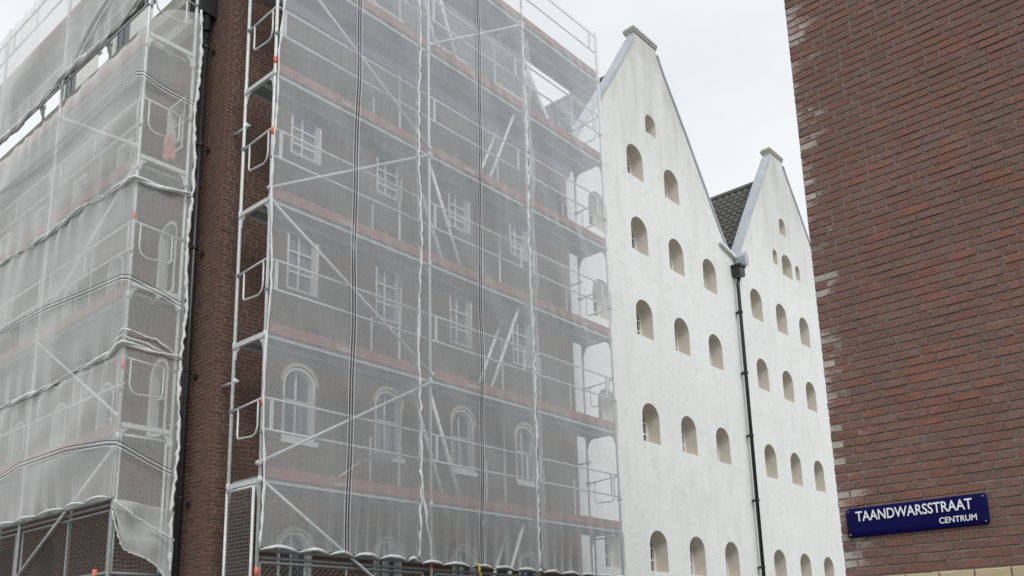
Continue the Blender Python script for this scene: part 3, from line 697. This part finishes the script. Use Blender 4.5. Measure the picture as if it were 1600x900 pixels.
# scaffold along the side street
XO, XI = 5.5, 6.25; YS = [11.66, 14.62, 17.42, 20.2]; LS = [4.56, 6.56, 8.52, 10.52, 12.42]
S2 = thing('scaffold', (XO, 11.66, 0), 'galvanised scaffold behind pale sagging netting on the side street wall', 'scaffold')
for y in YS:
    for x, top in ((XO, 13.75 if y > 12 else 16), (XI, 13.4)):
        mb = MB(); post(mb, x, y, 0, top, LS); part('post', mb, M['galv'], S2, True)
    for z in LS:
        z_ = z+(.17 if y < 12 else 0); mb = MB(); mb.box((XO+.026, y-.025, z_-.035), (XI-.026, y+.025, z_+.03)); gm = part('transom', mb, M['galv'], S2)
        mb = MB(); gusset(mb, XO+.02, y, z_-.03, 1, 0); part('gusset', mb, M['galv'], S2); mb = MB(); gusset(mb, XI-.02, y, z_-.03, -1, 0); part('gusset', mb, M['galv'], S2)
for ya, yb in zip(YS[:-1], YS[1:]):
    for z in LS:
        for k in range(2):
            x0 = XO+.04+k*.34; mb = MB(); mb.box((x0, ya+.03, z+.032), (x0+.32, yb-.03, z+.075)); mb.box((x0, ya+.03, z-.015), (x0+.02, yb-.03, z+.031)); mb.box((x0+.3, ya+.03, z-.015), (x0+.32, yb-.03, z+.031))
            part('deck_plank', mb, M['deck'], S2)
        mb = MB(); mb.box((XO-.002, ya+.03, z+.05), (XO+.024, yb-.03, z+.2)); part('toe_board', mb, M['toe'], S2)
        for h in (.74, 1.15):
            mb = MB(); mb.tube([(XO+.03, ya, z+h), (XO+.03, yb, z+h)], .018, 8); part('guard_rail', mb, M['galv'], S2, True)
        for yy in (ya+.2, yb-.2, ya+1.55): mb = MB(); mb.tube([(XO+.03, yy, z+.74), (XO+.03, yy, z+1.15)], .015, 6); part('rail_upright', mb, M['galv'], S2, True)
for a in (((14.6, 10.6), (11.7, 8.85)), ((14.6, 6.62), (11.68, 4.86)), ((11.7, 8.5), (14.6, 6.8)), ((11.7, 4.4), (14.6, 2.85))): brace([(XO-.03, a[0][0], a[0][1]), (XO-.03, a[1][0], a[1][1])], 0, S2)
for z in LS[0:4]: end_guard(11.66, z+.0, S2, 'x', XO, XI)
for z in (7.75, 5.55): 
    mb = MB(); mb.tube([(XO, 11.66, z-.06), (XO, 11.66, z+.05)], .028, 10); part('tape_marker', mb, M['orange'], S2, True)
for x in (XO-.03, XO+.03):
    mb = MB(); mb.tube([(x, 11.6, 3.66 if x > XO else 3.72), (x, 20.2, 3.66 if x > XO else 3.72)], .024, 8); part('ledger', mb, M['galv_dark'], S2, True)
mb = MB(); mb.tube([(XO, 11.66, 2.76), (XO, 14.6, 2.76)], .024, 8); mb.tube([(XO, 11.66, 2.76), (XI, 11.66, 2.76)], .024, 8); part('ledger', mb, M['galv_dark'], S2, True)
mb = MB(); mb.tube([(XO-.01, 12.0, 2.66), (XO-.01, 12.0, 2.83)], .034, 8); part('tape_marker', mb, M['orange'], S2, True)
fence('mesh_fence', 'chain link fence panel beneath the side netting, nearest its corner post', side(XO+.02), 11.74, 14.5, .6, 3.58, mids=(12.97,), step=.07)
fence('mesh_fence', 'chain link fence panel beneath the side netting, farther along at the picture edge', side(XO+.02), 14.74, 17.3, .6, 3.58, mids=(), step=.07)
fence('mesh_fence', 'square wire grid panel behind the torn netting scrap at the side scaffold end', front(11.69), XO+.05, XI-.05, 2.3, 4.6, False, .055, tint='galv', r=.003)

# ================================================================== netting
def fn(seed):
    r_ = random.Random(seed); ph = [(r_.uniform(.4, 3), r_.uniform(.4, 3), r_.uniform(0, 6.28), r_.uniform(.3, 1)) for _ in range(7)]
    return lambda u, v: sum(a*math.sin(p*u+q*v+s) for p, q, s, a in ph)/4
def net_front(xa, xb, z0, z1, seed, label, edgeL=None, edgeR=None, zb=None, m='net'):
    T = thing('scaffold_net', ((xa+xb)/2, YO-.06, z0), label, 'safety net', 'debris nets hung on the scaffolds')
    nx, nz = 44, int((z1-z0)/.1); F = fn(seed); mb = MB(); vs = []
    for j in range(nz+1):
        v = j/nz; z = z0+(z1-z0)*v
        for i in range(nx+1):
            u = i/nx; a = xa+(edgeL(z) if edgeL else 0); b = xb+(edgeR(z) if edgeR else 0)
            x = a+(b-a)*u
            zz = z+((zb(x)) if (zb and j == 0) else 0)
            env = math.sin(math.pi*u)**.5 if 0 < u < 1 else 0
            tie = abs(math.sin(math.pi*(z-3.0)/2.0))
            y = YO-.075-env*(.02+.05*tie*.6+.02*F(x*1.5, z*.7))-env*(.02*math.exp(-(z-3.0)*2.2)*math.sin(x*25+2*math.sin(x*3))+.012*math.exp(-((z+.1-3.9) % 2.0)*5)*math.sin(x*16+4*F(x, z))+.008*math.sin(x*5+z*2.2+4*F(x*.5, z)))
            vs.append((x, y, zz))
    k = nx+1
    mb.add(vs, [(j*k+i, j*k+i+1, (j+1)*k+i+1, (j+1)*k+i) for j in range(nz) for i in range(nx)])
    part('netting', mb, M[m], T, True); return T
def scallops(T, P, u0, u1, zb, step, hgt, seed, r0=.018):
    r_ = random.Random(seed); u = u0
    while u < u1-.08:
        e = min(u+step*r_.uniform(.8, 1.2), u1); pts = []; rad = []
        for k in range(9):
            t = k/8; pts.append(P(u+(e-u)*t, zb+hgt*math.sin(math.pi*t)**.8*r_.uniform(.85, 1.1), .03+.02*math.sin(math.pi*t))); rad.append(r0*(.45+1.25*math.sin(math.pi*t)))
        mb = MB(); mb.tube(pts, .02, 7, True, rad); part('rolled_hem', mb, M['rope'], T, True); u = e
def rope(T, name, pts, r, seed, m='rope', wob=.015, var=.5, sub=6):
    r_ = random.Random(seed); P = []; rad = []
    for a, b in zip(pts[:-1], pts[1:]):
        for k in range(sub):
            t = k/sub; P.append(Vector(a).lerp(Vector(b), t)+Vector((r_.uniform(-1, 1), r_.uniform(-1, 1), r_.uniform(-1, 1)))*wob); rad.append(r*(1+r_.uniform(-var, var)))
    P.append(Vector(pts[-1])); rad.append(r); mb = MB(); mb.tube(P, r, 7, True, rad); return part(name, mb, M[m], T, True)
def band(T, xc, z0, z1, F, slope=.01):
    y = YO-.135
    for dx, wd, mm in ((-.05, .008, 'white_line'), (-.022, .013, 'navy'), (.001, .006, 'white_line'), (.024, .013, 'navy'), (.05, .008, 'white_line')):
        mb = MB(); n_ = 40; vs = []
        for k in range(n_+1):
            z = z0+(z1-z0)*k/n_; x = xc+dx+slope*(z-z0)+.012*math.sin(z*1.3); yy = YO-.145+.012*math.sin(math.pi*(z-3)/1.0)
            vs += [(x-wd/2, yy, z), (x+wd/2, yy, z)]
        mb.add(vs, [(2*k, 2*k+1, 2*k+3, 2*k+2) for k in range(n_)]); part('woven_stripe', mb, M[mm], T)
eL = lambda z: .02+.12*max(0, math.sin((z-10.1)*1.35))**1.5*(z > 10.1)*(z < 12.5)+.03*math.sin(z*2.1)
T = net_front(6.66, 9.45, 3.02, 15.9, 1, 'white debris net over the first bay, beside the bare brick corner', eL, lambda z: .03*math.sin(z*1.7))
band(T, 8.03, 3.05, 15.9, None); scallops(T, front(YO-.05), 6.68, 9.4, 2.99, .5, .05, 2, .015)
rope(T, 'net_edge', [(6.67+eL(z)-.02, YO-.08, z) for z in [3.0+.4*k for k in range(33)]], .017, 4, wob=.006, sub=3)
rope(T, 'net_edge', [(9.45+.03*math.sin(z*1.7), YO-.1, z) for z in [3.05+.5*k for k in range(26)]], .016, 5, wob=.014)
T = net_front(9.42, 12.3, 3.0, 15.9, 2, 'white debris net over the middle bay with the ladders behind', lambda z: .03*math.sin(z*1.7), lambda z: .02*math.sin(z*1.2))
band(T, 10.76, 3.05, 15.9, None, .016); scallops(T, front(YO-.05), 9.5, 12.3, 2.97, .5, .045, 3, .015)
rope(T, 'net_edge', [(12.27+.02*math.sin(z*1.2), YO-.09, z) for z in [3.05+.5*k for k in range(26)]], .019, 6, wob=.014)
rope(T, 'tie_rope', [(9.45, YO-.1, 4.4), (9.6, YO-.08, 3.6), (9.76, YO-.03, 3.02)], .016, 8)
eR = lambda z: .01+.07*max(0, math.sin((z-3.3)*math.pi/2.05))**3*(z < 11)
T = net_front(12.32, 14.89, 3.0, 15.0, 3, 'white debris net over the last bay with sky showing behind its top', lambda z: .02*math.sin(z*1.2), eR)
scallops(T, front(YO-.05), 12.36, 14.9, 2.97, .55, .045, 4, .015)
# loose doubled edge hanging along the middle post
mb = MB(); vs = []
nz = 60
for j in range(nz+1):
    z = 3.1+(13.6-3.1)*j/nz; wd = .1+.12*abs(math.sin(z*1.55))
    for i in range(5): vs.append((12.36+wd*i/4, YO-.02+.05*math.sin(i*1.3+z*3), z-.1*i/4))
mb.add(vs, [(j*5+i, j*5+i+1, (j+1)*5+i+1, (j+1)*5+i) for j in range(nz) for i in range(4)])
part('overlap', mb, M['net'], T, True)

def curve(pts):
    pts = sorted(pts)
    def f(s):
        if s <= pts[0][0]: return pts[0][1]
        for (a, va), (b, vb) in zip(pts[:-1], pts[1:]):
            if s <= b:
                t = (s-a)/(b-a); return va+(vb-va)*t
        return pts[-1][1]
    return f
def LP(s, z, n=0):     # s < 0 runs back along the scaffold end, s >= 0 along the street side
    if s < 0: return (5.44-n-s, 11.6-n, z)
    return (5.44-n, 11.6+s-n*(s < .001), z)
tw1 = curve([(-.87, 5.8), (-.45, 5.81), (0, 5.84), (.3, 5.73), (1.4, 5.74), (2.1, 5.68), (3.8, 5.72), (9, 5.75)])
tw2 = curve([(-.85, 8.33), (-.35, 8.27), (0, 8.28), (.9, 8.31), (1.5, 8.4), (2.8, 8.34), (4.3, 8.44), (9, 8.5)])
botc = curve([(-.87, 3.62), (0, 3.72), (3, 3.74), (9, 3.72)])
ctop = curve([(-.87, 11.45), (-.3, 11.2), (-.02, 10.82), (.5, 10.7), (1.5, 10.76), (2.9, 10.66), (4.3, 10.68), (9, 10.6)])
fold = curve([(0, 11.5), (.15, 11.3), (.55, 11.22), (1.1, 11.18), (1.55, 11.14), (2.2, 11.2), (2.9, 11.22), (3.6, 11.12), (4.6, 11.08), (9, 11.15)])
topd = curve([(0, 16), (2.9, 15.9), (3.05, 13.6), (9, 13.6)])
def net_side(b, t, s0, s1, seed, label, m='net_left', nz=26):
    T = thing('scaffold_net', LP(s0 if s0 > 0 else 0, b(0)), label, 'safety net', 'debris nets hung on the scaffolds')
    F = fn(seed); ss = []; s = s0
    while s < s1: ss.append(s); s += .07 if s < 0 else .1
    ss.append(s1)
    if s0 < 0: ss = sorted(set([q for q in ss if abs(q) > .02]+[0.0]))
    mb = MB(); vs = []
    for j in range(nz+1):
        v = j/nz
        for s in ss:
            z = b(s)+(t(s)-b(s))*v; env = math.sin(math.pi*v)**.6 if 0 < v < 1 else 0
            post_d = min(abs(s-q) for q in (-.85, 0.05, 3.0, 5.8, 8.6)); pe = min(1, post_d*1.2)
            cr_ = .03*math.exp(-v*9)*math.sin(s*11+5*F(s, 1))+.03*math.exp(-(1-v)*9)*math.sin(s*12+5*F(s, 2))
            n = env*pe*(.05+.05*F(s*1.1, z*1.4))+cr_*min(1, post_d*4)*.6+.004*math.sin(z*9+3*F(s, z))*env
            vs.append(LP(s, z, n))
    k = len(ss); mb.add(vs, [(j*k+i, j*k+i+1, (j+1)*k+i+1, (j+1)*k+i) for j in range(nz) for i in range(k-1)])
    part('netting', mb, M[m], T, True); return T
NA = net_side(botc, tw1, -.87, 8.6, 11, 'lowest of the three stacked pale nets on the side street scaffold')
scallops(NA, lambda s, z, n: LP(s, z, n), .02, 8.5, 3.73, .75, .035, 7, .012)
NB_ = net_side(tw1, tw2, -.87, 8.6, 12, 'middle pale net on the side scaffold, between two twisted seams')
NC = net_side(tw2, ctop, -.86, 8.6, 13, 'upper pale net on the side scaffold, just below the open gap')
ND = net_side(fold, topd, .03, 8.6, 14, 'topmost sagging net above the open gap, rolled along its bottom edge')
def twist(T, c, s0, s1, r, seed, up=0):
    r_ = random.Random(seed); pts = []; rad = []; s = s0; ph = 0
    P2, rad2 = [], []
    while s <= s1:
        ph += .35; a = r*(.75+.5*math.sin(s*2.3+seed)+r_.uniform(-.15, .25)); a = max(a, r*.35)
        pts.append(Vector(LP(s, c(s)+up+.018*math.cos(ph), .03+.018*math.sin(ph)))); rad.append(a)
        P2.append(Vector(LP(s, c(s)+up-.018*math.cos(ph), .03-.018*math.sin(ph)))); rad2.append(a*.75)
        s += .07
    mb = MB(); mb.tube(pts, r, 7, True, rad); part('twisted_seam', mb, M['rope'], T, True)
    mb = MB(); mb.tube(P2, r, 7, True, rad2); part('twisted_seam', mb, M['rope'], T, True)
twist(NB_, tw1, -.86, 8.5, .024, 1); twist(NC, tw2, -.86, 8.5, .024, 2); twist(ND, fold, .1, 8.5, .036, 3)
mb = MB(); mb.tube([LP(.95, 12.0, .07), LP(1.16, 11.82, .08), LP(1.42, 11.73, .09), LP(1.75, 11.58, .09), LP(2.05, 11.42, .08), LP(2.3, 11.3, .05)], .02, 7, True, [.008, .03, .035, .035, .03, .01]); part('fold_ridge', mb, M['rope'], ND, True)
rope(NB_, 'tie_rope', [LP(-.87, 5.8, .02), LP(-.5, 5.98, .04), LP(-.02, 6.02, .05), LP(.25, 5.8, .04)], .014, 9)
rope(NB_, 'tie_rope', [LP(-.7, 5.82, .03), LP(-.02, 5.93, .06), LP(.35, 5.72, .04)], .012, 10)
def side_band(T, c, s0, s1, nb=2):
    for q in range(nb):
        for dz, wd, mm in ((0, .011, 'navy'), (.02, .008, 'white_line')):
            vs = []; s = s0; cnt = 0
            while s <= s1:
                z = c(s)-q*.055-dz; vs += [LP(s, z-wd/2, .085), LP(s, z+wd/2, .085)]; s += .08; cnt += 1
            mb = MB(); mb.add(vs, [(2*k, 2*k+1, 2*k+3, 2*k+2) for k in range(cnt-1)]); part('woven_stripe', mb, M[mm], T)
side_band(NC, curve([(-.82, 9.82), (-.35, 9.85), (0, 9.95), (.98, 9.92), (2.9, 9.84), (5.2, 9.9), (9, 9.9)]), -.86, 8.5)
side_band(NB_, curve([(-.84, 6.6), (-.5, 6.7), (0, 6.8), (1.2, 6.9), (2.5, 7.03), (4.5, 7.1), (9, 7.1)]), -.86, 8.5)
side_band(NA, curve([(-.84, 4.18), (-.55, 4.28), (-.1, 4.46), (.25, 4.5), (1.3, 4.6), (2.9, 4.62), (3.9, 4.5), (9, 4.5)]), -.86, 8.5)
# vertical edge of the side nets by the drainpipe
for T_, a, b in ((NA, 2.8, 5.8), (NB_, 5.8, 8.3), (NC, 8.3, 11.5)):
    rope(T_, 'net_edge', [(6.31+.025*math.sin(z*3.1), 11.6, z) for z in np.linspace(a, b, 8)], .022, int(a*10), wob=.012)
# torn lower scrap
T = thing('scaffold_net', (5.9, 11.6, 2.8), 'torn net scrap drooping beneath the side nets next to the drainpipe', 'safety net', 'debris nets hung on the scaffolds')
lo = curve([(5.44, 3.6), (5.5, 3.45), (5.58, 3.15), (5.66, 3.05), (5.93, 2.97), (6.12, 2.87), (6.22, 2.74), (6.34, 2.6)]); mb = MB(); vs = []; nx = 26; nz = 12
for j in range(nz+1):
    for i in range(nx+1):
        x = 5.46+.87*i/nx; v = j/nz; a = 3.72-.1*(x-5.44)/.9; b = lo(x)+.012*math.sin(x*60)
        vs.append((x, 11.57+.03*math.sin(x*14+v*3)+.02*math.sin(v*9+x*5), a+(b-a)*v))
k = nx+1; mb.add(vs, [(j*k+i, j*k+i+1, (j+1)*k+i+1, (j+1)*k+i) for j in range(nz) for i in range(nx)]); part('netting', mb, M['net_double'], T, True)
rope(T, 'torn_edge', [(x, 11.57, lo(x)) for x in np.linspace(5.46, 6.33, 14)], .01, 77, wob=.008)
rope(T, 'tie_rope', [(5.44, 11.5, 3.68), (5.7, 11.49, 3.5), (6.0, 11.49, 3.34), (6.3, 11.5, 3.22)], .012, 78)
# small things
T = thing('debris_bag', (6.0, 11.75, 8.9), 'small faded orange sheet hanging behind the side net near the top', 'plastic bag')
mb = MB(); vs = []
for j in range(9):
    z = 9.3-.4*j/8; wd = .05+.05*math.sin(math.pi*j/8*.8)
    for i in range(7): vs.append((6.02+wd*(i/3-1), 11.8+.02*math.sin(i*1.8+j), z-.03*math.sin(i)))
mb.add(vs, [(j*7+i, j*7+i+1, (j+1)*7+i+1, (j+1)*7+i) for j in range(8) for i in range(6)]); part('sheet', mb, M['red_sheet'], T, True)
T = thing('folded_sheet', (8.7, 10.5, 4.0), 'curved pale sheet lying on a scaffold deck behind the net', 'plastic sheet')
mb = MB(); vs = []
for j in range(15):
    t = j/14; x = 8.3+1.0*t; z = 4.25+.42*math.sin(t*math.pi*.62)
    for i in range(4): vs.append((x, 10.35+.12*i, z-.03*i))
mb.add(vs, [(j*4+i, j*4+i+1, (j+1)*4+i+1, (j+1)*4+i) for j in range(14) for i in range(3)]); part('sheet', mb, M['rope'], T, True)
T = thing('rope_knot', (10.7, YO-.1, 2.95), 'yellow rope knot tied at the bottom edge of the net', 'rope')
rope(T, 'rope', [(10.62, YO-.1, 3.03), (10.7, YO-.12, 3.0), (10.66, YO-.14, 2.9), (10.74, YO-.12, 2.86), (10.76, YO-.1, 2.78)], .018, 12, 'yellow_rope', .015)
